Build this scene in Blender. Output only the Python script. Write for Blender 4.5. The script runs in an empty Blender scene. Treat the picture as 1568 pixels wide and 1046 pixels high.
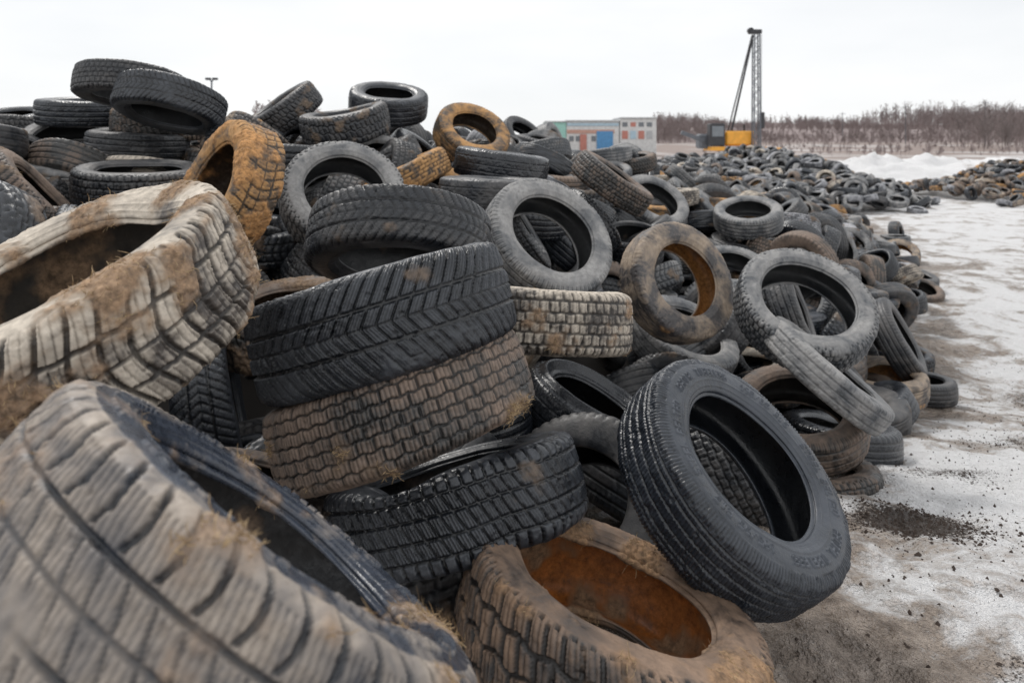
import bpy, math, random, bmesh
import numpy as np
from mathutils import Vector, Quaternion, Matrix
random.seed(5); rng=np.random.default_rng(5)
sc=bpy.context.scene
sc.view_settings.view_transform='Standard'; sc.view_settings.look='None'; sc.view_settings.exposure=0
# ---------------------------------------------------------------- noise
def _h(ix,iy,iz,seed):
    n=(ix*374761393+iy*668265263+iz*2147483647+seed*1274126177)&0xffffffff
    n=((n^(n>>13))*1274126177)&0xffffffff
    n=(n^(n>>16))&0xffffffff
    return n/4294967295.0
def vnoise(P,scale,seed=0):
    Q=P*scale; I=np.floor(Q).astype(np.int64); f=Q-I; f=f*f*(3-2*f)
    x,y,z=I[...,0],I[...,1],I[...,2]; fx,fy,fz=f[...,0],f[...,1],f[...,2]
    r=0
    for dx in (0,1):
        wx=fx if dx else 1-fx
        for dy in (0,1):
            wy=fy if dy else 1-fy
            for dz in (0,1):
                wz=fz if dz else 1-fz
                r=r+wx*wy*wz*_h(x+dx,y+dy,z+dz,seed)
    return r
def fbm(P,scale,seed=0,oct=4):
    r=0;a=.5;t=0
    for i in range(oct):
        r=r+a*vnoise(P,scale*2**i,seed+i*17);t+=a;a*=.5
    return r/t
def sstep(a,b,x):
    t=np.clip((x-a)/(b-a),0,1);return t*t*(3-2*t)
# ---------------------------------------------------------------- mesh util
def grid_mesh(name,V,nu,nv,wrapu,wrapv,attrs={}):
    V=V.reshape(-1,3)
    iu=np.arange(nu if wrapu else nu-1); iv=np.arange(nv if wrapv else nv-1)
    A,B=np.meshgrid(iu,iv,indexing='ij'); A=A.ravel();B=B.ravel()
    A1=(A+1)%nu;B1=(B+1)%nv
    F_=np.stack([A*nv+B,A1*nv+B,A1*nv+B1,A*nv+B1],1)
    return raw_mesh(name,V,F_,attrs)
def raw_mesh(name,V,F_,attrs={},smooth=True):
    me=bpy.data.meshes.new(name)
    V=np.asarray(V,dtype=np.float32);F_=np.asarray(F_,dtype=np.int32);k=F_.shape[1]
    me.vertices.add(len(V));me.vertices.foreach_set('co',V.ravel())
    me.loops.add(F_.size);me.loops.foreach_set('vertex_index',F_.ravel())
    me.polygons.add(len(F_));me.polygons.foreach_set('loop_start',np.arange(0,F_.size,k,dtype=np.int32))
    me.polygons.foreach_set('use_smooth',np.full(len(F_),smooth))
    me.update(calc_edges=True);me.validate()
    for n,a in attrs.items():
        at=me.attributes.new(n,'FLOAT','POINT');at.data.foreach_set('value',np.asarray(a,dtype=np.float32).ravel())
    return me
def add(name,me,parent=None,mat=None):
    o=bpy.data.objects.new(name,me);sc.collection.objects.link(o)
    if parent:o.parent=parent
    if mat:
        if len(me.materials)==0: me.materials.append(None)
        o.material_slots[0].link='OBJECT';o.material_slots[0].material=mat
    return o
def empty(name,loc=(0,0,0)):
    o=bpy.data.objects.new(name,None);o.location=loc;o.empty_display_size=.2;sc.collection.objects.link(o);return o
# ---------------------------------------------------------------- tires
FONT={'R':["11110","10001","10001","11110","10100","10010","10001"],'A':["01110","10001","10001","11111","10001","10001","10001"],
'D':["11110","10001","10001","10001","10001","10001","11110"],'I':["01110","00100","00100","00100","00100","00100","01110"],
'L':["10000","10000","10000","10000","10000","10000","11111"],'T':["11111","00100","00100","00100","00100","00100","00100"],
'U':["10001","10001","10001","10001","10001","10001","01110"],'B':["11110","10001","10001","11110","10001","10001","11110"],
'E':["11111","10000","10000","11110","10000","10000","11111"],'S':["01111","10000","10000","01110","00001","00001","11110"],
'1':["00100","01100","00100","00100","00100","00100","01110"],'5':["11111","10000","11110","00001","00001","10001","01110"],
'6':["01110","10000","11110","10001","10001","10001","01110"],'9':["01110","10001","10001","01111","00001","00001","01110"],
'/':["00001","00001","00010","00100","01000","10000","10000"],' ':["00000"]*7}
def textmap(s):
    rows=[]
    for r in range(7): rows.append(''.join(FONT[c][r]+'0' for c in s))
    return np.array([[int(ch) for ch in row] for row in rows])
def catmull(P,m):
    P=np.array(P,float);n=len(P);out=[]
    for i in range(n-1):
        p0=P[max(i-1,0)];p1=P[i];p2=P[i+1];p3=P[min(i+2,n-1)]
        for k in range(m):
            t=k/m
            out.append(.5*((2*p1)+(-p0+p2)*t+(2*p0-5*p1+4*p2-p3)*t*t+(-p0+3*p1-3*p2+p3)*t**3))
    out.append(P[-1]);return np.array(out)
def resample(P,fn):
    d=np.r_[0,np.cumsum(np.linalg.norm(np.diff(P,axis=0),axis=1))]
    s=[0];L=d[-1]
    while s[-1]<L: s.append(s[-1]+fn(s[-1]))
    s=np.array(s)*(L/s[-1])
    return np.stack([np.interp(s,d,P[:,0]),np.interp(s,d,P[:,1])],1),s
def per(ph,plen): return np.abs(ph-np.round(ph))*plen
def gr(d,w,e=.0016): return np.clip((w/2-d)/e+.5,0,1)
def tri(x): return 2*np.abs(x-np.floor(x+.5))
def tread_fn(style,s,th,R,W):
    k=W/.2; c=2*np.pi*R; G=np.zeros(np.broadcast(s,th).shape); a=np.abs(s)
    u=th/(2*np.pi)
    def lat(n,sh,w): return gr(per(u*n+sh,c/n),w)
    if style=='rib':
        for s0 in (-.056,-.02,.02,.056): G=np.maximum(G,gr(np.abs(s-s0*k),.006))
        G=np.maximum(G,.6*lat(170,0,.0035)*(a>.066*k))
        G=np.maximum(G,.35*lat(90,s*12,.003)*(a<.05*k)*(a>.026*k))
    elif style=='ribfine':
        for s0 in (-.062,-.045,-.015,.015,.045,.062): G=np.maximum(G,gr(np.abs(s-s0*k+.0012*(tri(u*120)-.5)),.0045))
        G=np.maximum(G,.6*lat(210,0,.0032)*(a>.066*k))
        G=np.maximum(G,.4*lat(210,s*18,.0028)*(a<.062*k))
    elif style=='block':
        zz=.003*(tri(u*36)-.5)
        for s0 in (-.066,-.03,.0,.03,.066): G=np.maximum(G,gr(np.abs(s-s0*k+zz),.007))
        rid=np.floor((s/k+.066)/.0333)
        G=np.maximum(G,lat(58,rid*.5+s*3*np.sign(s),.0075))
        G=np.maximum(G,.4*lat(290,rid*.3+.12*np.sin(s*900),.0024))
    elif style=='grid':
        for s0 in (-.07,-.042,-.014,.014,.042,.07): G=np.maximum(G,gr(np.abs(s-s0*k+.002*np.sin(u*300)),.0045))
        rid=np.floor((s/k+.07)/.028)
        G=np.maximum(G,lat(50,rid*.37+.05*np.sin(u*60),.005))
        G=np.maximum(G,.45*lat(200,rid*.2,.0026))
    elif style=='vee':
        for s0 in (-.034,.034): G=np.maximum(G,gr(np.abs(s-s0*k),.009))
        G=np.maximum(G,.7*gr(a,.004))
        G=np.maximum(G,lat(62,-a*20,.0065))
        G=np.maximum(G,.45*lat(248,-a*80,.0025))
    elif style=='at':
        zz=.012*(tri(u*27)-.5)
        for s0 in (-.05,.05): G=np.maximum(G,gr(np.abs(s-s0*k+zz),.010))
        G=np.maximum(G,gr(np.abs(s-zz*1.3),.008))
        rid=np.floor((s/k+.05)/.05)
        G=np.maximum(G,lat(54,rid*.5+s*8,.010))
        G=np.maximum(G,.35*lat(162,s*26,.003))
    elif style=='scallop':
        for s0 in (-.045,.045): G=np.maximum(G,gr(np.abs(s-s0*k+.004*(tri(u*44)-.5)),.009))
        G=np.maximum(G,lat(44,.45*np.cos(s/k*28),.009))
        G=np.maximum(G,.8*gr(np.abs(s),.006))
        G=np.maximum(G,.35*lat(132,.9*np.cos(s/k*28),.003))
    elif style=='mudworn':
        G=np.maximum(G,gr(np.abs(s-.038*k),.007));G=np.maximum(G,gr(np.abs(s+.038*k),.007));G=np.maximum(G,.7*gr(a,.005))
        G=np.maximum(G,lat(46,.35*np.sin(s/k*40+2),.008)*(a>.045*k))
        G=np.maximum(G,.7*lat(62,s*14,.0045)*(a<=.034*k))
        G=np.maximum(G,.35*lat(230,s*24,.0028)*(a<.085*k))
    elif style=='chevron':
        for s0 in (-.06,-.022,.022,.062): G=np.maximum(G,gr(np.abs(s-s0*k),.006))
        G=np.maximum(G,lat(66,s*18,.006)*(a<.06*k))
        G=np.maximum(G,lat(66,s*5,.008)*(a>=.06*k))
        G=np.maximum(G,.5*lat(264,s*50,.0026)*(a<.06*k))
    elif style=='bald':
        for s0 in (-.045,0,.045): G=np.maximum(G,.4*gr(np.abs(s-s0*k),.006))
        G=np.maximum(G,.25*lat(80,0,.004)*(a>.06*k))
    return G
STRAW={}
def build_tire(name,R=.315,rim=.195,W=.2,tread='block',seg=200,res=.006,sres=None,seed=0,depth=.008,oval=0,warp=0,dents=(),mud=0,letters=False,bulge=0):
    h=R-rim; sres=sres or res
    outer=[(0,R),(.2*W,R-.001),(.34*W,R-.004),(.42*W,R-.009),(.465*W,R-.02),(.488*W,R-.036),((.5+bulge)*W,rim+.52*h),(.485*W,rim+.28*h),(.445*W,rim+.12*h),(.43*W,rim+.075*h),(.405*W,rim+.06*h),(.395*W,rim+.01),(.375*W,rim),(.35*W,rim+.001)]
    inner=[(.345*W,rim+.012),(.385*W,rim+.12*h),(.44*W,rim+.3*h),(.455*W,rim+.5*h),(.44*W,R-.042),(.39*W,R-.024),(.2*W,R-.016),(0,R-.015)]
    po=catmull(outer,8); ln=np.linalg.norm(np.diff(po,axis=0),axis=1).cumsum()
    st=ln[5*8-1]
    po2,so=resample(po,lambda s: res if s<st*1.05 else sres)
    pi2,si=resample(catmull([outer[-1]]+inner,6),lambda s:max(res*3,.012))
    half=np.vstack([po2,pi2[1:]]); sh=np.r_[so,np.full(len(pi2)-1,9.)]
    inn=np.r_[np.zeros(len(po2)),np.ones(len(pi2)-1)]
    mir=half[::-1][1:-1]*[-1,1]
    P=np.vstack([half,mir]); S=np.r_[sh,-sh[::-1][1:-1]]; IN=np.r_[inn,inn[::-1][1:-1]]
    t=np.roll(P,-1,0)-np.roll(P,1,0); t/=np.linalg.norm(t,axis=1)[:,None]; N=np.stack([-t[:,1],t[:,0]],1)
    th=np.linspace(0,2*np.pi,seg,endpoint=False)
    n=len(P); TH=th[:,None]; SS=S[None,:]
    Zr=np.broadcast_to(P[:,1][None],(seg,n)); Za=np.broadcast_to(P[:,0][None],(seg,n))
    base=np.stack([Zr*np.cos(TH),Zr*np.sin(TH),Za],-1)+seed*3.7
    G=tread_fn(tread,SS,TH,R,W)
    mask=(np.abs(S)<st)*(1-IN); fade=np.clip((st-np.abs(S))/.01,0,1)
    G=G*(mask*fade)[None]
    wn=vnoise(base,6,seed);wear=.45+.8*wn
    if seg>300: G=G*sstep(.12,.34,wn+.25*vnoise(base,30,seed+2))
    disp=-depth*G*np.minimum(wear,1.05)
    if seg>300:
        disp+=(vnoise(base,120,seed+3)-.5)*.0026*mask[None]+(vnoise(base,35,seed+4)-.5)*.004*mask[None]
        ch=sstep(.78,.86,vnoise(base,55,seed+6));disp-=.003*ch*mask[None]
    side=(1-mask)*(1-IN); rr=P[:,1]; zf=(rr-rim)/h
    ring=.0022*(gr(np.abs(zf-.30),.04,.01)+gr(np.abs(zf-.74),.03,.01)+gr(np.abs(zf-.17),.02,.01))
    disp=disp+(ring*side*(np.abs(S)>.05))[None]
    disp=disp+((vnoise(base,14,seed+21)-.5)*.005)*side[None]
    LT=np.zeros((seg,n))
    if letters:
        tm=textmap("RADIAL TUBELESS   195/65 R15   STEEL BELTED   ");cols=tm.shape[1]
        for sg in (1,-1):
            px=.0034
            r0=rim+.38*h; row=np.floor((r0+7*px-rr)/px).astype(int)
            ok=(row>=0)&(row<7)&(np.sign(S)==sg)&(side>0)
            reps=max(1,int(round(2*np.pi*R*.8/(px*cols))))
            ci=np.floor(th/(2*np.pi)*cols*reps).astype(int)%cols
            if sg>0: ci=(cols-1-ci)
            L=tm[np.clip(row,0,6)[None,:],ci[:,None]]*ok[None,:]
            LT=np.maximum(LT,L)
        disp=disp+.0035*LT
        lug=(gr(per(th/(2*np.pi)*120,.0165),.006)[:,None])*((zf>.78)&(zf<.88)&(side>0))[None]
        disp=disp+.0018*lug
    M=np.zeros((seg,n))
    if mud>0:
        m=fbm(base,11,seed+9,5); thr=.72-.3*mud
        M=sstep(thr,thr+.17,m)
        cl=vnoise(base,70,seed+11)*.4+vnoise(base,150,seed+12)*.6
        disp=disp*(1-.75*M)+M*(.001+.012*cl*mud)
    A=Za+disp*N[:,0][None]; Rr=Zr+disp*N[:,1][None]
    frac=(Zr-rim)/h
    for (t0,wd,am,kind) in dents:
        d=np.angle(np.exp(1j*(TH-math.radians(t0))))
        g=np.exp(-(d/math.radians(wd))**2)
        if kind=='r': Rr=Rr-am*g*np.clip(frac,0.2,1)
        elif kind=='s': A=A-am*g*np.clip(A/(.5*W),-.2,1)*(1.15-frac)
        elif kind=='b': Rr=Rr+am*g*(1-frac)**1.5*np.where(A>0,1,.2)
        elif kind=='o': A=A+am*g*(1-frac)*np.where(A>0,1,.1)
        elif kind=='a': A=A+am*g
    A=A+warp*R*np.cos(2*TH+seed)*(Zr/R)**2
    A=A+.004*np.sin(3*TH+seed*2)*(1-frac)*np.sign(Za)
    Rr=Rr*(1+oval*np.cos(2*TH+seed*1.3)+.006*np.cos(3*TH+seed))
    V=np.stack([Rr*np.cos(TH),Rr*np.sin(TH),A],-1)
    INb=np.broadcast_to(IN[None],(seg,n)); SDb=np.broadcast_to(side[None],(seg,n))
    STRAW[name]=V.reshape(-1,3)[(M*(1-INb)).ravel()>.6]
    return grid_mesh(name,V,seg,n,True,True,{'groove':G,'mud':M,'inner':INb,'side':SDb,'letter':LT})
# ---------------------------------------------------------------- materials
class NT:
    def __init__(s,name):
        s.m=bpy.data.materials.new(name);s.m.use_nodes=True;s.t=s.m.node_tree;s.t.nodes.clear()
        s.out=s.n('ShaderNodeOutputMaterial');s.b=s.n('ShaderNodeBsdfPrincipled');s.l(s.b.outputs[0],s.out.inputs[0])
    def n(s,t,**k):
        o=s.t.nodes.new(t)
        for a,b in k.items(): setattr(o,a,b)
        return o
    def l(s,a,b): s.t.links.new(a,b)
    def setin(s,sock,v):
        if isinstance(v,bpy.types.NodeSocket): s.l(v,sock)
        else: sock.default_value=v
    def math(s,op,a,b=0,clamp=False):
        o=s.n('ShaderNodeMath',operation=op,use_clamp=clamp);s.setin(o.inputs[0],a);s.setin(o.inputs[1],b);return o.outputs[0]
    def mix(s,f,a,b):
        o=s.n('ShaderNodeMix',data_type='RGBA');s.setin(o.inputs[0],f)
        s.setin(o.inputs[6],a if not isinstance(a,tuple) else (*a,1));s.setin(o.inputs[7],b if not isinstance(b,tuple) else (*b,1));return o.outputs[2]
    def noise(s,sc_,det=4,rough=.6,vec=None,dist=0):
        o=s.n('ShaderNodeTexNoise');o.inputs['Scale'].default_value=sc_;o.inputs['Detail'].default_value=det;o.inputs['Roughness'].default_value=rough;o.inputs['Distortion'].default_value=dist
        if vec is not None:s.l(vec,o.inputs['Vector'])
        return o.outputs[0]
    def ramp(s,f,a,b):
        o=s.n('ShaderNodeMapRange',clamp=True);s.l(f,o.inputs[0]);o.inputs[1].default_value=a;o.inputs[2].default_value=b;return o.outputs[0]
    def attr(s,n): 
        o=s.n('ShaderNodeAttribute',attribute_name=n);return o.outputs['Fac']
    def bump(s,h,st,d):
        o=s.n('ShaderNodeBump');o.inputs['Strength'].default_value=st;o.inputs['Distance'].default_value=d;s.l(h,o.inputs['Height']);return o
def rubber(name,base,dust,amt,rough=.45,mudc=(.14,.10,.07),innerc=None,gd=-.6,sidec=0.,groove_shade=.8,up_=.2):
    q=NT(name);tc=q.n('ShaderNodeTexCoord').outputs['Object'];oi=q.n('ShaderNodeObjectInfo')
    add_=q.n('ShaderNodeVectorMath',operation='ADD');q.l(tc,add_.inputs[0])
    cx=q.n('ShaderNodeCombineXYZ');q.l(q.math('MULTIPLY',oi.outputs['Random'],37.),cx.inputs[0]);q.l(cx.outputs[0],add_.inputs[1]);v=add_.outputs[0]
    n1=q.noise(7,4,.65,v,.4);n2=q.noise(50,4,.72,v)
    geo=q.n('ShaderNodeNewGeometry');sx=q.n('ShaderNodeSeparateXYZ');q.l(geo.outputs['Normal'],sx.inputs[0])
    up=q.ramp(sx.outputs[2],-.1,1.)
    rnd=q.math('SUBTRACT',q.math('MULTIPLY',oi.outputs['Random'],.5),.22)
    f=q.math('ADD',q.ramp(n1,.38,.66),q.math('MULTIPLY',n2,.8));f=q.math('SUBTRACT',f,.5)
    f=q.math('MULTIPLY',f,amt*1.3);f=q.math('ADD',f,q.math('MULTIPLY',up,up_*amt))
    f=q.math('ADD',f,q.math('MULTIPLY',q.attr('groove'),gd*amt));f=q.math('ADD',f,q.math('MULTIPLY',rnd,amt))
    f=q.math('ADD',f,q.math('MULTIPLY',q.attr('letter'),.35))
    if sidec: f=q.math('SUBTRACT',f,q.math('MULTIPLY',q.attr('side'),sidec))
    f=q.math('MAXIMUM',q.math('MINIMUM',f,1.),0.)
    bcol=q.mix(q.ramp(n2,.35,.7),base,tuple(c*1.8 for c in base))
    dcol=q.mix(q.ramp(n2,.3,.75),dust,tuple(c*.5 for c in dust))
    c=q.mix(f,bcol,dcol)
    c=q.mix(q.math('MULTIPLY',q.attr('groove'),groove_shade),c,tuple(x*.3 for x in base))  # recess shade put into the groove colour for tread contrast
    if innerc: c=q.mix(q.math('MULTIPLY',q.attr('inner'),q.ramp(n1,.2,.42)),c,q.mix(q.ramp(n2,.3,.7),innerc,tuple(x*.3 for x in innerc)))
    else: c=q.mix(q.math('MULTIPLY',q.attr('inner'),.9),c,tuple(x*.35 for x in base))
    mc=q.mix(q.ramp(n2,.3,.7),tuple(x*.4 for x in mudc),tuple(x*1.7 for x in mudc))
    c=q.mix(q.attr('mud'),c,mc)
    q.l(c,q.b.inputs['Base Color'])
    r=q.math('ADD',q.math('MULTIPLY',f,.35),rough);r=q.math('ADD',r,q.math('MULTIPLY',q.attr('mud'),.25),clamp=True)
    r=q.math('ADD',r,q.math('MULTIPLY',q.math('SUBTRACT',n2,.5),.35));q.l(r,q.b.inputs['Roughness'])
    b1=q.bump(n2,.6,.004);q.l(b1.outputs[0],q.b.inputs['Normal'])
    q.b.inputs['Specular IOR Level'].default_value=.65
    return q.m
BLK=(.011,.0135,.018)  # black rubber and its dust carry the bluish cast of shade in their colour
MATS={
'black':rubber('rubber_black',BLK,(.135,.148,.172),.40,.30),
'gloss':rubber('rubber_clean',(.014,.018,.025),(.13,.145,.175),.38,.30),
'black2':rubber('rubber_black_dusty',BLK,(.20,.188,.18),.54,.35),
'wet':rubber('rubber_wet',(.010,.012,.016),(.09,.095,.105),.28,.2),
'grey':rubber('rubber_grey',(.05,.055,.062),(.40,.39,.38),.92,.40),
'brown':rubber('rubber_brown',(.026,.025,.024),(.30,.22,.17),.95,.40,(.19,.13,.085),groove_shade=.75),
'tan':rubber('rubber_tan',(.06,.05,.043),(.74,.65,.54),1.3,.5,(.28,.185,.115),gd=-.5,groove_shade=.75,up_=.4),
'tan2':rubber('rubber_tan_grey',(.026,.032,.045),(.46,.39,.325),.9,.28,(.28,.20,.14),gd=-.5,sidec=.75,groove_shade=.75,up_=.25),
'orange':rubber('rubber_ochre',(.07,.05,.035),(.66,.37,.155),1.3,.58,(.48,.25,.10),(.08,.05,.03),groove_shade=.6),
'ring':rubber('rubber_ochre_bead',(.06,.055,.055),(.52,.41,.31),1.05,.5,(.44,.25,.11),(.52,.24,.07)),
'rust':rubber('rubber_rust_inside',(.03,.025,.023),(.33,.22,.15),.95,.4,(.26,.16,.09),(.54,.18,.03)),
'frost':rubber('rubber_frosted',(.03,.033,.04),(.65,.65,.68),.55,.5,up_=.6),
}
# ---------------------------------------------------------------- ground & pile shape
def ground(x,y):
    z=1.0*(1-sstep(.8,6.5,y))
    z=z+1.6*sstep(90,200,y)*sstep(-20,60,x)+2*sstep(240,420,y)
    return z
XY=np.array([0,1.3,2,3,5.1,8.4,12.4,18,24,30]); XE=np.array([.2,.5,.85,1.6,3.2,5.3,7.2,9.3,11.3,12.3])
def xedge(y): return np.interp(y,XY,XE)
def S_an(x,y):
    e=xedge(y)-x
    H=np.interp(y,[0,2,4,6,8,12,18,24,30],[1.1,1.45,1.95,2.15,2.05,1.75,1.2,.85,.5]);k=np.interp(y,[2,5,12,24],[.8,1.3,2.6,4])
    left=sstep(-14,-6,x)
    return ground(x,y)+np.where(e>0,H*(1-np.exp(-np.maximum(e,0)/k)),-.3)*left
# ---------------------------------------------------------------- individually placed tires (position, axis, shape)
H=[
((-.36,.86,1.62),(.61,.50,.82),.33,.22,.2,'mudworn','tan2',2,dict(mud=.5,letters=True,depth=.009)),
((-.85,1.34,1.87),(-.29,-.37,.88),.33,.24,.205,'scallop','tan',2,dict(mud=.75,dents=[(60,30,.04,'s'),(20,25,.03,'b'),(200,20,.03,'o')],depth=.011)),
((-.32,1.72,1.75),(-.28,.17,.95),.325,.235,.2,'vee','black',2,dict(mud=.1,depth=.011)),
((-.27,1.70,1.54),(-.33,.23,.92),.325,.2,.2,'grid','brown',2,dict(mud=.35,depth=.008)),
((-.14,1.72,1.29),(-.23,.33,.91),.32,.2,.2,'chevron','black',2,dict(mud=.1,oval=.02,depth=.01,dents=[(250,18,.05,'s'),(300,12,.035,'r')])),
((.57,1.78,1.32),(.52,-.43,.74),.31,.195,.19,'ribfine','gloss',2,dict(letters=True,depth=.007)),
((.20,1.45,1.16),(.30,.12,.95),.325,.21,.2,'at','rust',2,dict(mud=.7,dents=[(150,22,.05,'b'),(150,25,.02,'o')])),
((.13,2.55,1.53),(.05,.22,.97),.315,.22,.19,'block','tan',1,dict(mud=.4)),
((-.39,2.39,1.84),(-.01,-.47,-.88),.32,.2,.2,'vee','black2',1,dict(mud=.2)),
((.16,3.17,1.73),(.41,-.66,.63),.315,.19,.2,'rib','grey',1,dict()),
((.01,3.92,1.69),(.84,-.03,.54),.3,.16,.19,'block','black2',1,dict()),
((.87,3.60,1.45),(.42,-.80,.42),.315,.19,.19,'bald','ring',1,dict(mud=.2)),
((1.42,3.33,1.38),(.02,-.62,.79),.325,.2,.215,'block','grey',1,dict()),
((1.81,4.43,1.07),(.86,-.37,.35),.3,.18,.19,'rib','black2',1,dict()),
((1.44,3.14,1.13),(.61,-.13,.78),.315,.14,.2,'bald','grey',1,dict()),
((1.42,3.38,.83),(-.14,-.33,1.03),.315,.2,.2,'rib','brown',1,dict()),
((1.40,3.21,.58),(-.04,.21,1.1),.315,.19,.2,'block','brown',1,dict()),
((2.96,5.27,.67),(.8,-.48,.5),.315,.18,.2,'rib','black2',0,dict()),
((3.34,5.6,.17),(0,.05,1),.27,.18,.17,'rib','black2',0,dict()),
((.32,3.0,.98),(.45,-.02,.94),.31,.22,.19,'bald','wet',1,dict(bulge=.12)),
((.48,2.76,.80),(.49,.27,.9),.31,.2,.19,'rib','black2',1,dict()),
((-1.29,3.11,1.97),(-.71,-.69,.39),.32,.21,.2,'scallop','orange',1,dict(mud=.8,depth=.006)),
((-.88,3.56,1.90),(.32,-.74,.63),.32,.2,.205,'at','grey',1,dict(dents=[(300,30,.05,'b')])),
((-1.01,5.58,2.50),(.12,-.32,.94),.32,.22,.19,'rib','black',1,dict()),
((-.33,5.58,2.24),(.37,-.6,.71),.315,.2,.19,'rib','orange',1,dict()),
((-.07,4.54,2.03),(.14,0,.99),.315,.19,.19,'bald','wet',1,dict()),
((-.10,3.83,1.90),(.035,.02,1),.315,.18,.2,'bald','black2',1,dict()),
((.73,4.99,1.89),(.555,-.13,.82),.315,.19,.2,'block','brown',1,dict()),
((1.26,6.1,1.62),(.28,-.61,.75),.315,.2,.2,'rib','grey',0,dict()),
((-.73,5.49,2.03),(.66,-.1,.75),.315,.2,.2,'bald','wet',1,dict()),
((-1.21,4.96,2.31),(-.15,-.16,.98),.32,.22,.2,'at','black2',1,dict(mud=.4,warp=.06)),
((-1.86,5.58,2.43),(-.54,-.32,.82),.32,.22,.2,'at','black2',1,dict(mud=.4)),
((-2.09,4.18,2.42),(-.125,-.33,-.95),.32,.2,.2,'vee','black',1,dict()),
((-2.41,4.32,2.54),(-.03,-.2,-.99),.32,.19,.2,'block','black2',1,dict()),
((-3.17,5.07,2.41),(.04,-.1,1),.32,.19,.2,'rib','black',1,dict()),
((-2.49,4.85,2.32),(.075,-.09,1),.32,.2,.2,'at','brown',1,dict(mud=.5)),
((-2.56,4.68,2.16),(.07,-.04,1),.32,.2,.2,'rib','black2',1,dict()),
((-3.27,5.03,2.17),(.13,-.48,.91),.32,.2,.2,'rib','grey',1,dict()),
((-1.97,3.62,1.96),(.05,-.1,.99),.32,.21,.2,'block','black2',1,dict(mud=.2)),
((-2.31,3.26,1.86),(.8,.41,.72),.32,.24,.2,'at','brown',1,dict(mud=.5)),
((-3.26,4.46,2.11),(.48,.06,.92),.32,.2,.2,'rib','black2',1,dict()),
((-4.47,6.08,2.35),(.02,-.24,.98),.32,.2,.2,'rib','wet',1,dict()),
((.13,8.44,2.22),(.55,-.5,.66),.315,.2,.2,'rib','black2',0,dict()),
((.51,8.78,2.12),(.88,-.36,.33),.315,.2,.2,'rib','grey',0,dict()),
((2.21,6.39,1.48),(-.14,-.3,.96),.315,.2,.2,'rib','grey',0,dict()),
((1.0,3.99,1.03),(.31,-.39,.9),.315,.2,.2,'bald','grey',1,dict()),
((1.24,4.29,1.03),(-.8,-.16,.69),.315,.2,.2,'bald','black2',1,dict()),
((-1.14,2.58,1.20),(1.03,.39,.18),.315,.2,.2,'vee','black',1,dict()),
((-.93,2.8,1.46),(-.1,-.1,.9),.3,.2,.17,'at','brown',1,dict(mud=.9)),
((-.96,1.19,1.22),(.4,.6,1.19),.32,.22,.2,'rib','black',1,dict()),
((.89,2.73,.89),(.86,-.21,.48),.315,.2,.2,'block','black2',1,dict()),
((1.79,5.58,1.11),(-.01,-.38,.95),.315,.2,.2,'rib','grey',0,dict()),
((-.6,1.85,1.18),(.32,.4,1.06),.315,.2,.2,'rib','brown',1,dict()),
((.83,2.37,.74),(.05,.5,1.05),.315,.2,.2,'rib','black2',1,dict()),
((-1.36,1.72,1.70),(.65,.43,.91),.32,.2,.2,'bald','brown',1,dict()),
]
q=NT('straw');n=q.noise(20,2);q.l(q.mix(q.ramp(n,.3,.7),(.20,.13,.07),(.50,.36,.20)),q.b.inputs['Base Color']);q.b.inputs['Roughness'].default_value=.8;MSTRAW=q.m
hero_pos=[]
segs={2:(900,.0024,.0026),1:(420,.0042,.006),0:(240,.006,.009)}
for i,(C,ax,R,W,rim,style,mat,hi,ex) in enumerate(H):
    ex=dict(ex);ax=Vector(ax).normalized();sg,rs,sr=segs[hi]
    me=build_tire('tire_mesh',R=R,rim=rim,W=W,tread=style,seg=sg,res=rs,sres=sr,seed=i+1,**ex)
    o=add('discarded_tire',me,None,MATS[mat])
    o.rotation_mode='QUATERNION'
    spin=0 if ex.get('dents') else random.uniform(0,6.28)
    o.rotation_quaternion=Vector((0,0,1)).rotation_difference(ax)@Quaternion((0,0,1),spin)
    o.location=C;hero_pos.append(tuple(C))
    pts=STRAW['tire_mesh'];ns_=int({0:0,1:300,2:2200}[hi]*ex.get('mud',0)) if ex.get('mud',0)>.25 else 0
    if ns_ and len(pts)>50:
        c0=pts[rng.integers(0,len(pts),ns_)];L=rng.uniform(.004,.024,(ns_,1))
        d=rng.normal(size=(ns_,3));d/=np.linalg.norm(d,axis=1)[:,None]
        rad=c0*[1,1,0];rad/=np.linalg.norm(rad,axis=1)[:,None]+1e-9
        w_=np.cross(d,rad);w_/=np.linalg.norm(w_,axis=1)[:,None]+1e-9;w_*=.0006
        mid=c0+d*L*.5+rad*.006
        V=np.stack([c0-w_,c0+w_,mid+w_,mid-w_,c0+d*L+w_*.5,c0+d*L-w_*.5],1).reshape(-1,3)
        b_=np.arange(ns_)[:,None]*6
        Fq=np.vstack([b_+[0,1,2,3],b_+[3,2,4,5]])
        so_=bpy.data.objects.new('straw',raw_mesh('straw',V,Fq,smooth=False));so_.data.materials.append(MSTRAW);sc.collection.objects.link(so_);so_.parent=o
HP=np.array(hero_pos)
RES=HP[:,2]-S_an(HP[:,0],HP[:,1])
def S(x,y):
    x=np.asarray(x,float);y=np.asarray(y,float)
    d2=(x[...,None]-HP[:,0])**2+(y[...,None]-HP[:,1])**2
    sg=.35*(1+.1*y[...,None]);w=np.exp(-d2/(2*sg**2))
    return S_an(x,y)+(w*RES).sum(-1)/(w.sum(-1)+.15)
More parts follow.
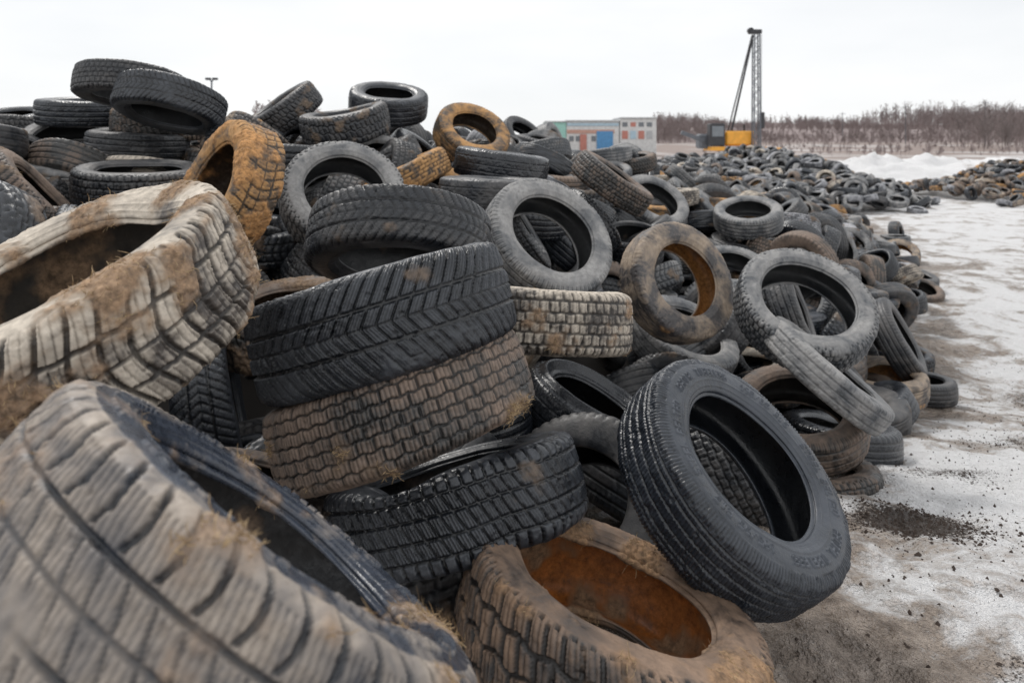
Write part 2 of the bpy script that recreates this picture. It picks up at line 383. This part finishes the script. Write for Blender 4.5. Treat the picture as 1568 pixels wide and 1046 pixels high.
# filler tires
var=[]
for i in range(10):
    st=['block','rib','vee','at','rib','chevron','bald','scallop','ribfine','grid'][i]
    var.append(build_tire('pile_tire_mesh',R=random.uniform(.27,.34),W=random.uniform(.16,.23),rim=random.uniform(.17,.2),tread=st,seg=220,res=.006,sres=.01,seed=40+i,oval=random.uniform(0,.06),warp=random.uniform(0,.07),mud=random.choice([0,.2,.4]),depth=.009,dents=[(random.uniform(0,360),25,random.uniform(0,.07),'b'),(random.uniform(0,360),25,random.uniform(0,.05),'s')]))
low=[build_tire('far_tire_mesh',R=.315,W=.2,rim=.19,tread='none',seg=36,res=.03,sres=.03,seed=60+i,oval=.05*i,warp=.04*i) for i in range(4)]
pile=empty('tire_pile')
mnames=['black','black2','wet','grey','brown','tan','orange','ring','frost']
mw=[4.5,6,1.8,3.2,2.6,.6,.4,.45,.7]
def place(meshes,x,y,z,parent,tilt=38,scale=1,mws=mw):
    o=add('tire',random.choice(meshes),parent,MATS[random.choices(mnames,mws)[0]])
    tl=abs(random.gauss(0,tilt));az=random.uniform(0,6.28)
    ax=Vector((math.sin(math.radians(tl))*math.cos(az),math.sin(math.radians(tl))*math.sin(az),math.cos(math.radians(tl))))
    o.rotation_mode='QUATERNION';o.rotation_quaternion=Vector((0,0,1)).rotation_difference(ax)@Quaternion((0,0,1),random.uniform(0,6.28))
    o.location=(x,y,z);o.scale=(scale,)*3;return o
cnt=0
for layer in range(2):
    y=1.5
    while y<13:
        sp=.42 if y<7 else .48
        x=-max(2.2,y*.95)
        while x<xedge(y)-(.42 if y<8 else .1):
            xx=x+random.uniform(-.2,.2);yy=y+random.uniform(-.2,.2)
            dd=np.linalg.norm(HP[:,:2]-[xx,yy],axis=1);dm=dd.min()
            s=float(S(xx,yy))
            off=(.12 if dm>.6 else .3)+layer*.3
            e=xedge(yy)-xx
            z=s-off+random.uniform(-.08,.14)
            nb=HP[dd<.55]
            if len(nb): z=min(z,nb[:,2].min()-.27)
            gl=float(ground(xx,yy))
            if len(nb) and z<gl-.05: x+=sp;continue
            z=max(z,gl+.09)
            if np.hypot(xx-.2,yy-1.45)<.62: x+=sp;continue
            if layer==0 or yy<7: place(var,xx,yy,z,pile,tilt=20 if e<.5 else 46);cnt+=1
            x+=sp
        y+=sp*.95
    if layer==0:
        for k in range(290):
            yy=random.uniform(12,24);xx=random.uniform(0,xedge(yy)+random.gauss(-.3,.4))
            place(var,xx,yy,max(float(S_an(xx,yy))-.05+random.uniform(-.1,.15),.12),pile,48);cnt+=1
o=place([var[1]],.22,1.62,.93,pile,5);o.rotation_quaternion=(.99,.1,.05,0)
# mound body: dark sheet added under the tires to close see-through gaps
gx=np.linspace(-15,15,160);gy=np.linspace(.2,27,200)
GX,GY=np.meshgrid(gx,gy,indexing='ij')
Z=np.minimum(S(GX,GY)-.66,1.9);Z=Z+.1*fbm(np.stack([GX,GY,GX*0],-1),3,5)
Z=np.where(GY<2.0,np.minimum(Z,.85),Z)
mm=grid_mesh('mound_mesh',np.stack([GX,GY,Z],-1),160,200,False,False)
q=NT('dark_gap_backing');n=q.noise(8,8);q.l(q.mix(n,(.012,.012,.013),(.05,.04,.032)),q.b.inputs['Base Color']);q.b.inputs['Roughness'].default_value=.9
add('pile_backing_mound',mm,None,q.m)
# far heap
far=empty('distant_tire_heap')
def heapz(x,y):
    xc=3.5+(y-20)*.36
    a=np.exp(-((x-xc-3.2)/(4.6+.5*math.sin(y*.9)))**4)*np.exp(-((y-31)/11)**4)
    return (1.15+.25*math.sin(x*1.1+1)+.2*math.sin(y*.8+x*.5))*a
fw=[4,5,1.5,4,1.2,.5,.25,.3,3.5]
for k in range(1800):
    yy=random.uniform(20,44);xx=random.uniform(1,20)
    hz=heapz(xx,yy)
    if hz<random.uniform(.05,.3) : continue
    place(low,xx,yy,hz+random.uniform(-.05,.2),far,50,1,fw)
debris=empty('mixed_debris_heap')
for k in range(650):
    xx=16.2+random.uniform(0,14);yy=26.5+random.gauss(0,1.8)
    hz=1.15*math.exp(-((yy-26.5)/2.3)**2)*min(1,(xx-15.6)/2.5)*(.8+.25*math.sin(xx*1.7))
    place(low,xx,yy,hz+.1,debris,50,.8,[3,3,1,2,6,1.3,2.6,1.5,1.5])
# ---------------------------------------------------------------- ground sheet
ux=np.r_[np.linspace(-400,-20,40)[:-1],np.linspace(-20,-1,50)[:-1],np.linspace(-1,10,520)[:-1],np.linspace(10,40,150)[:-1],np.linspace(40,400,60)]
uy=np.r_[np.linspace(-30,0,16)[:-1],np.linspace(0,9,420)[:-1],np.linspace(9,60,280)[:-1],np.linspace(60,700,90)]
X,Y=np.meshgrid(ux,uy,indexing='ij');Pq=np.stack([X,Y,X*0],-1)
Zg=ground(X,Y)
nearf=1/(1+np.maximum(Y-3,0)*.15)
fb=fbm(Pq,1.1,3,5);fb2=fbm(Pq,7,8,4)
Zg=Zg+(fb-.5)*.13+(fb2-.5)*.08*nearf
xr=xedge(Y)+1.0+.35*np.maximum(Y-5,0)
rut=np.zeros_like(X)
for o_ in (.4,1.9,3.4,5.2,6.9,9,12,15):
    c=xr+o_*(1+Y*.03)+.15*np.sin(Y*.8+o_)
    rut=np.maximum(rut,np.exp(-((X-c)/(.16+.012*Y))**2))
rut*=sstep(4,7,Y)*(1-sstep(45,60,Y));Zg=Zg-.11*rut*(.5+fb)
bank=np.exp(-((X-19.5)/2.6)**2-((Y-37)/3.5)**2)+.8*np.exp(-((X-25)/5)**2-((Y-42)/4)**2)+.6*np.exp(-((X-36)/9)**2-((Y-48)/5)**2)
fb3=fbm(Pq,.9,12,5)
Zg=Zg+1.35*bank*(.3+1.3*fb3)
e=X-xedge(Y)
dirt=np.exp(-np.maximum(e,0)/(.2+.03*Y))*(e>-3)
def blob(cx,cy,rx,ry): return np.exp(-(((X-cx)/rx)**2+((Y-cy)/ry)**2))
patch=blob(1.5,2.55,.24,.17)+.75*blob(1.35,1.55,.2,.12)+.6*blob(3.2,4.0,.5,.25)+.7*blob(4.6,5.6,.5,.4)+.5*blob(2.1,3.3,.3,.15)
dirt=dirt*.34+.42*rut+.28*patch+.25*blob(.85,1.8,.22,.4)-.5*np.minimum(bank*1.5,1)-.16*blob(1.7,2.9,1.2,1.3)
field=sstep(58,80,Y)
gm=grid_mesh('ground_mesh',np.stack([X,Y,Zg],-1),len(ux),len(uy),False,False,{'dirt':dirt,'patch':patch,'rut':rut,'field':field})
q=NT('snowy_mud');tc=q.n('ShaderNodeTexCoord').outputs['Object']
n1=q.noise(1.9,7,.68,tc,.5);n2=q.noise(16,5,.7,tc);n3=q.noise(95,2,.7,tc);n0=q.noise(.4,3,.6,tc,.4)
snow=q.mix(q.ramp(n2,.3,.7),(.76,.75,.745),(.92,.915,.92))
mudm=q.mix(q.ramp(n2,.35,.65),(.13,.095,.07),(.42,.345,.285))
k_=q.math('ADD',n1,q.math('MULTIPLY',q.math('SUBTRACT',n0,.5),.35));k_=q.math('ADD',k_,q.math('MULTIPLY',q.attr('dirt'),.42));k_=q.math('ADD',k_,q.math('MULTIPLY',q.math('SUBTRACT',n2,.5),.34))
f=q.math('MULTIPLY',q.ramp(k_,.515,.65),.97)
wetm=q.ramp(k_,.62,.74)
c=q.mix(f,snow,mudm)
sp=q.math('ADD',q.math('MULTIPLY',n3,.75),q.math('MULTIPLY',q.attr('patch'),.42));sp=q.math('ADD',sp,q.math('MULTIPLY',n2,.35));sp=q.ramp(sp,.69,.78)
c=q.mix(sp,c,(.05,.036,.028))
nf=q.noise(.05,5,.6,tc)
fc=q.mix(q.ramp(nf,.50,.66),(.27,.21,.185),(.6,.58,.57));c=q.mix(q.attr('field'),c,fc)
q.l(c,q.b.inputs['Base Color'])
q.l(q.math('SUBTRACT',q.math('ADD',q.math('MULTIPLY',n2,.4),.5),q.math('MULTIPLY',wetm,.5)),q.b.inputs['Roughness'])
b=q.bump(q.math('ADD',q.math('MULTIPLY',n2,.9),q.math('MULTIPLY',n3,.35)),1.,.06);q.l(b.outputs[0],q.b.inputs['Normal'])
g=add('ground',gm,None,q.m)
def clods(name,pts,mat):
    V=[];Fc=[]
    oc=np.array([[1,0,0],[-1,0,0],[0,1,0],[0,-1,0],[0,0,1],[0,0,-1]],float);of=[(0,2,4),(2,1,4),(1,3,4),(3,0,4),(2,0,5),(1,2,5),(3,1,5),(0,3,5)]
    for (x,y,z,s) in pts:
        b0=len(V);
        for vv in oc*rng.uniform(.5,1.2,(6,1))*s+[x,y,z]: V.append(vv)
        Fc+= [(a+b0,b+b0,c_+b0) for a,b,c_ in of]
    return add(name,raw_mesh(name,np.array(V),np.array(Fc),smooth=False),None,mat)
pts=[]
def gz(x,y):
    i=np.argmin(np.abs(ux-x));j=np.argmin(np.abs(uy-y));return float(Zg[i,j])
for k in range(2600):
    r=random.random()
    if r<.38: x,y=random.gauss(1.5,.17),random.gauss(2.55,.12)
    elif r<.5: x,y=random.gauss(3.2,.4),random.gauss(4,.2)
    else:
        y=random.uniform(1.3,7);x=xedge(y)+abs(random.gauss(0,.9))
    pts.append((x,y,gz(x,y)+.001,abs(random.gauss(0,.0035))+.0018))
q=NT('soil_clod');q.b.inputs['Base Color'].default_value=(.06,.043,.034,1);q.b.inputs['Roughness'].default_value=.9
clods('soil_clods',pts,q.m)
# ---------------------------------------------------------------- simple part helper
def flat(name,c,r=.6,var_=.25,scale=3):
    q=NT(name);tc=q.n('ShaderNodeTexCoord').outputs['Object'];n=q.noise(scale,6,.6,tc)
    q.l(q.mix(q.ramp(n,.35,.7),tuple(x*(1-var_) for x in c),c),q.b.inputs['Base Color']);q.b.inputs['Roughness'].default_value=r;return q.m
def box(name,parent,loc,size,mat,rot=(0,0,0),bev=.03):
    bm=bmesh.new();bmesh.ops.create_cube(bm,size=1)
    bmesh.ops.scale(bm,vec=size,verts=bm.verts)
    bmesh.ops.bevel(bm,geom=bm.edges[:],offset=min(bev,min(size)*.3),segments=1,affect='EDGES')
    me=bpy.data.meshes.new(name);bm.to_mesh(me);bm.free();me.materials.append(mat)
    o=bpy.data.objects.new(name,me);sc.collection.objects.link(o);o.parent=parent;o.location=loc;o.rotation_euler=rot;return o
def rod(name,parent,a,b,r,mat,r2=None,n=8):
    a=Vector(a);b=Vector(b);bm=bmesh.new();bmesh.ops.create_cone(bm,cap_ends=True,segments=n,radius1=r,radius2=r2 or r,depth=(b-a).length)
    me=bpy.data.meshes.new(name);bm.to_mesh(me);bm.free();me.materials.append(mat)
    o=bpy.data.objects.new(name,me);sc.collection.objects.link(o);o.parent=parent;o.location=(a+b)/2
    o.rotation_mode='QUATERNION';o.rotation_quaternion=Vector((0,0,1)).rotation_difference((b-a).normalized());return o
# warehouse
mw_=flat('painted_wall',(.74,.74,.73));mteal=flat('teal_wall',(.38,.68,.60));mred=flat('red_panel',(.58,.24,.19));mblue=flat('blue_gate',(.11,.32,.60));mlb=flat('pale_blue_panel',(.48,.64,.74));mgl=flat('window_glass',(.2,.22,.24),.2);mroof=flat('metal_roof',(.66,.68,.69));mgrey=flat('grey_panel',(.5,.51,.52));mbr=flat('brown_band',(.60,.36,.29))
w=empty('warehouse',(4.6,92,0))
box('wing_wall',w,(1.3,3,2.3),(2.8,6,4.6),mteal);box('hall_wall',w,(6.3,3,2.35),(7.1,6,4.7),mw_)
box('hall_roof',w,(6.3,3,4.81),(7.4,6.5,.2),mroof);box('wing_roof',w,(1.3,3,4.7),(2.9,6.4,.18),mroof)
box('office_wall',w,(12.4,3,2.55),(4.9,6.2,5.1),mw_);box('office_roof',w,(12.4,3,5.2),(5.1,6.6,.18),mroof)
box('fascia',w,(6.3,-.05,4.3),(7.0,.08,.4),mlb);box('band',w,(6.0,-.05,3.35),(6.4,.08,.5),mbr);box('gate',w,(7.9,-.1,2.1),(2.2,.1,2.6),mblue);box('gate_post',w,(5.0,-.1,1.9),(.9,.1,2.2),mred)
for i,x in enumerate((10.6,11.7,12.8,13.9)):
    box('window_%d'%i,w,(x,-.13,4.3),(.7,.06,.6),[mgl,mred,mgl,mgl][i]);box('panel_%d'%i,w,(x,-.13,2.9),(.8,.06,1.1),[mred,mlb,mred,mgrey][i])
for i,x in enumerate((3.4,4.3,6.4)): box('hall_window_%d'%i,w,(x,-.05,2.4),(.6,.06,.7),mgl)
# pile driving rig
mo=flat('orange_paint',(.9,.42,.05),.4);mk=flat('black_steel',(.04,.04,.045),.5);mg=flat('grey_steel',(.14,.15,.17),.5)
r=empty('piling_rig',(19.6,60,0))
for s_ in (-1,1):
    box('track',r,(0,s_*1.3,.55),(5.0,.6,.95),mk,bev=.3)
    for k in range(5): rod('track_roller_%d'%k,r,(-1.7+k*.85,s_*1.3-.34,.5),(-1.7+k*.85,s_*1.3+.34,.5),.3,mg,n=14)
box('slew_ring',r,(0,0,1.15),(1.8,1.8,.3),mg);box('deck',r,(.0,0,1.45),(4.8,2.6,.35),mo);box('engine_house',r,(.2,.2,2.35),(2.6,2.2,1.3),mo,bev=.15);box('exhaust',r,(.9,.3,3.3),(.15,.15,.6),mk)
box('cab',r,(-1.9,-.75,2.65),(1.3,1.1,2.0),mk,bev=.1);box('cab_glass',r,(-1.9,-1.33,2.95),(1.0,.04,.9),mgl);box('counterweight',r,(-2.7,.6,2.1),(.9,1.4,1.3),mg,bev=.15)
box('bucket_arm',r,(-3.7,0,2.5),(2.2,.35,.35),mg,(0,.35,0));box('front_blade',r,(2.5,-.8,1.25),(2.2,1.8,.6),mo,bev=.1)
mx=1.4
for dx in (-.28,.28):
    for dy in (-.25,.25): rod('mast_leg',r,(mx+dx,dy-1.3,.5),(mx+dx*.8,dy-1.3,11.3),.065,mg)
for k in range(18):
    z0=.8+k*.58
    for dy in (-.25,.25): rod('mast_brace_%d'%k,r,(mx+(-.26 if k%2 else .26),dy-1.3,z0),(mx+(.26 if k%2 else -.26),dy-1.3,z0+.58),.03,mg)
box('mast_head',r,(mx-.1,-1.3,11.5),(1.0,.6,.35),mk);rod('sheave',r,(mx-.5,-1.5,11.6),(mx-.5,-1.1,11.6),.25,mk,n=14)
rod('backstay',r,(-.5,-.6,3.0),(mx-.3,-1.4,11.2),.09,mk);rod('backstay_far',r,(-.5,.4,3.0),(mx-.3,-1.1,11.2),.06,mk)
rod('hammer_cable',r,(mx+.45,-1.3,11.3),(mx+.45,-1.3,4.5),.02,mk);box('hammer',r,(mx+.5,-1.3,3.9),(.35,.35,1.4),mk)
def lamp(x,y,z,top,nm):
    l=empty(nm,(x,y,0));rod('pole',l,(0,0,z),(0,0,top),.07,mg,.05)
    for s_ in (-1,1): rod('arm',l,(0,0,top-.1),(s_*.15,0,top+.1),.04,mg);box('lamp_head',l,(s_*.2,0,top+.08),(.3,.22,.14),mk)
lamp(-17.6,40,0,5.7,'street_lamp')
for (x,y,h_) in ((98,170,8),(92,190,7),(104,150,8)):
    l=empty('utility_pole',(x,y,0));rod('pole',l,(0,0,0),(0,0,h_+3),.10,mg,.07);rod('crossarm',l,(-.8,0,h_+2.5),(.8,0,h_+2.5),.06,mg)
# bare trees and wooded hill
def hillz(x,y):
    return ground(x,y)+(3.8+2.8*sstep(215,270,y))*(.55+.75*fbm(np.stack([x,y,x*0],-1),.03,4))*sstep(20,60,x)*sstep(185,212,y)-.3
def trees(name,spec,mat,nb=16,ns=5,tw=1):
    V=[];Fc=[]
    def br(a,b,w0,w1):
        d=b-a;n_=np.cross(d,[0,1,0.01]);n_=n_/(np.linalg.norm(n_)+1e-9)
        m_=np.cross(d,n_);m_=m_/(np.linalg.norm(m_)+1e-9)
        for ax in (n_,m_):
            k=len(V);V.extend([a-ax*w0,a+ax*w0,b+ax*w1,b-ax*w1]);Fc.append((k,k+1,k+2,k+3))
    for (x,y,z,h_) in spec:
        base=np.array([x,y,z]);top=base+[random.gauss(0,.04)*h_,0,h_]
        w_=.009*h_*tw;br(base,base+(top-base)*.6,w_,w_*.6);br(base+(top-base)*.6,top,w_*.6,.01)
        for k in range(nb):
            t_=random.uniform(.12,.97);p=base+(top-base)*t_;L=h_*.36*(1.15-t_)*random.uniform(.6,1.2);az=random.uniform(0,6.28);el=random.uniform(.5,1.2)
            q1=p+np.array([math.cos(az)*math.cos(el),math.sin(az)*math.cos(el),math.sin(el)])*L
            br(p,q1,w_*.3,.015)
            for m in range(ns):
                t2=random.uniform(.2,1);p2=p+(q1-p)*t2;az2=az+random.gauss(0,.9);el2=random.uniform(.4,1.3);l2=L*.5
                br(p2,p2+np.array([math.cos(az2)*math.cos(el2),math.sin(az2)*math.cos(el2),math.sin(el2)])*l2,.03,.012)
    return add(name,raw_mesh(name,np.array(V),np.array(Fc),smooth=False),None,mat)
mt=flat('bare_bark_hazed',(.36,.31,.30),.9,.3,.2);mt2=flat('bare_bark_purple_hazed',(.42,.35,.34),.9,.35,.05)  # atmospheric haze is put into the bark colours by lightening them
ty=np.array([random.uniform(180,262) for k in range(2200)]);tx=np.array([random.uniform(.2,.82) for k in range(2200)])*ty
tz=hillz(tx,ty)
sp=[(tx[k],ty[k],tz[k],max(2.4,random.uniform(.6,1.15)*(4.3+1.3*math.sin(tx[k]*.05)+.9*math.sin(tx[k]*.13+1)+2.5*float(sstep(110,160,tx[k]))))) for k in range(2200)]
trees('distant_tree_row',sp,mt2,14,5,1.6)
sp=[]
for k in range(520):
    y=random.uniform(90,185);x=random.uniform(.28,.82)*y
    sp.append((x,y,float(ground(x,y)),random.uniform(.6,1.9)))
trees('field_brush',sp,mt2,14,3,1.5)
sp=[]
for k in range(40):
    y=random.uniform(120,150);x=random.uniform(.64,.85)*y
    sp.append((x,y,float(ground(x,y)),random.uniform(5,9.5)))
trees('bare_tree_grove',sp,mt,22,6)
sp=[(-15.5+random.gauss(0,1.5),42+k,0,4.6+random.uniform(-.6,.5)) for k in range(7)]
trees('bare_tree_clump',sp,mt2)
hx=np.linspace(15,420,160);hy=np.linspace(183,330,40);HX,HY=np.meshgrid(hx,hy,indexing='ij')
HZ=hillz(HX,HY)
hm=grid_mesh('hill_mesh',np.stack([HX,HY,HZ],-1),160,40,False,False)
add('hill',hm,None,flat('brush_hill_hazed',(.40,.33,.32),.95,.35,.25))  # hill colour is paled to carry distance haze
# ---------------------------------------------------------------- world, sun, camera
wd=bpy.data.worlds.new('World');sc.world=wd;wd.use_nodes=True;nt=wd.node_tree;nt.nodes.clear()
out=nt.nodes.new('ShaderNodeOutputWorld');bg=nt.nodes.new('ShaderNodeBackground');sky=nt.nodes.new('ShaderNodeTexSky')
sky.sky_type='NISHITA';sky.sun_disc=False;EL=math.radians(52);AZ=math.radians(-30)
sky.sun_elevation=EL;sky.sun_rotation=AZ
tc=nt.nodes.new('ShaderNodeTexCoord');mp=nt.nodes.new('ShaderNodeMapping');mp.inputs['Scale'].default_value=(1,1,3.5);nt.links.new(tc.outputs['Generated'],mp.inputs[0])
ns=nt.nodes.new('ShaderNodeTexNoise');ns.inputs['Scale'].default_value=2.2;ns.inputs['Detail'].default_value=5;nt.links.new(mp.outputs[0],ns.inputs[0])
cr=nt.nodes.new('ShaderNodeMapRange');cr.inputs[1].default_value=.3;cr.inputs[2].default_value=.7;nt.links.new(ns.outputs[0],cr.inputs[0])
m1=nt.nodes.new('ShaderNodeMix');m1.data_type='RGBA';nt.links.new(cr.outputs[0],m1.inputs[0]);m1.inputs[6].default_value=(9.3,9.5,9.7,1);m1.inputs[7].default_value=(10.8,10.8,10.85,1)
m2=nt.nodes.new('ShaderNodeMix');m2.data_type='RGBA';m2.inputs[0].default_value=.93;nt.links.new(sky.outputs[0],m2.inputs[6]);nt.links.new(m1.outputs[2],m2.inputs[7])
nt.links.new(m2.outputs[2],bg.inputs[0]);bg.inputs[1].default_value=.1;nt.links.new(bg.outputs[0],out.inputs[0])
sl=bpy.data.lights.new('sun','SUN');sl.energy=1.5;sl.angle=math.radians(14);sl.color=(1,.965,.92);so=bpy.data.objects.new('sun',sl);sc.collection.objects.link(so)
sd=Vector((math.sin(AZ)*math.cos(EL),math.cos(AZ)*math.cos(EL),math.sin(EL)))
so.rotation_mode='QUATERNION';so.rotation_quaternion=Vector((0,0,1)).rotation_difference(sd)
cam=bpy.data.cameras.new('camera');cam.lens=24;cam.sensor_width=36;cam.shift_y=-.1964;cam.clip_start=.05;cam.clip_end=2000
cam.dof.use_dof=True;cam.dof.focus_distance=1.9;cam.dof.aperture_fstop=4
co=bpy.data.objects.new('camera',cam);sc.collection.objects.link(co);co.location=(0,0,2.2);co.rotation_euler=(math.radians(90),0,0);sc.camera=co
print('fillers',cnt)
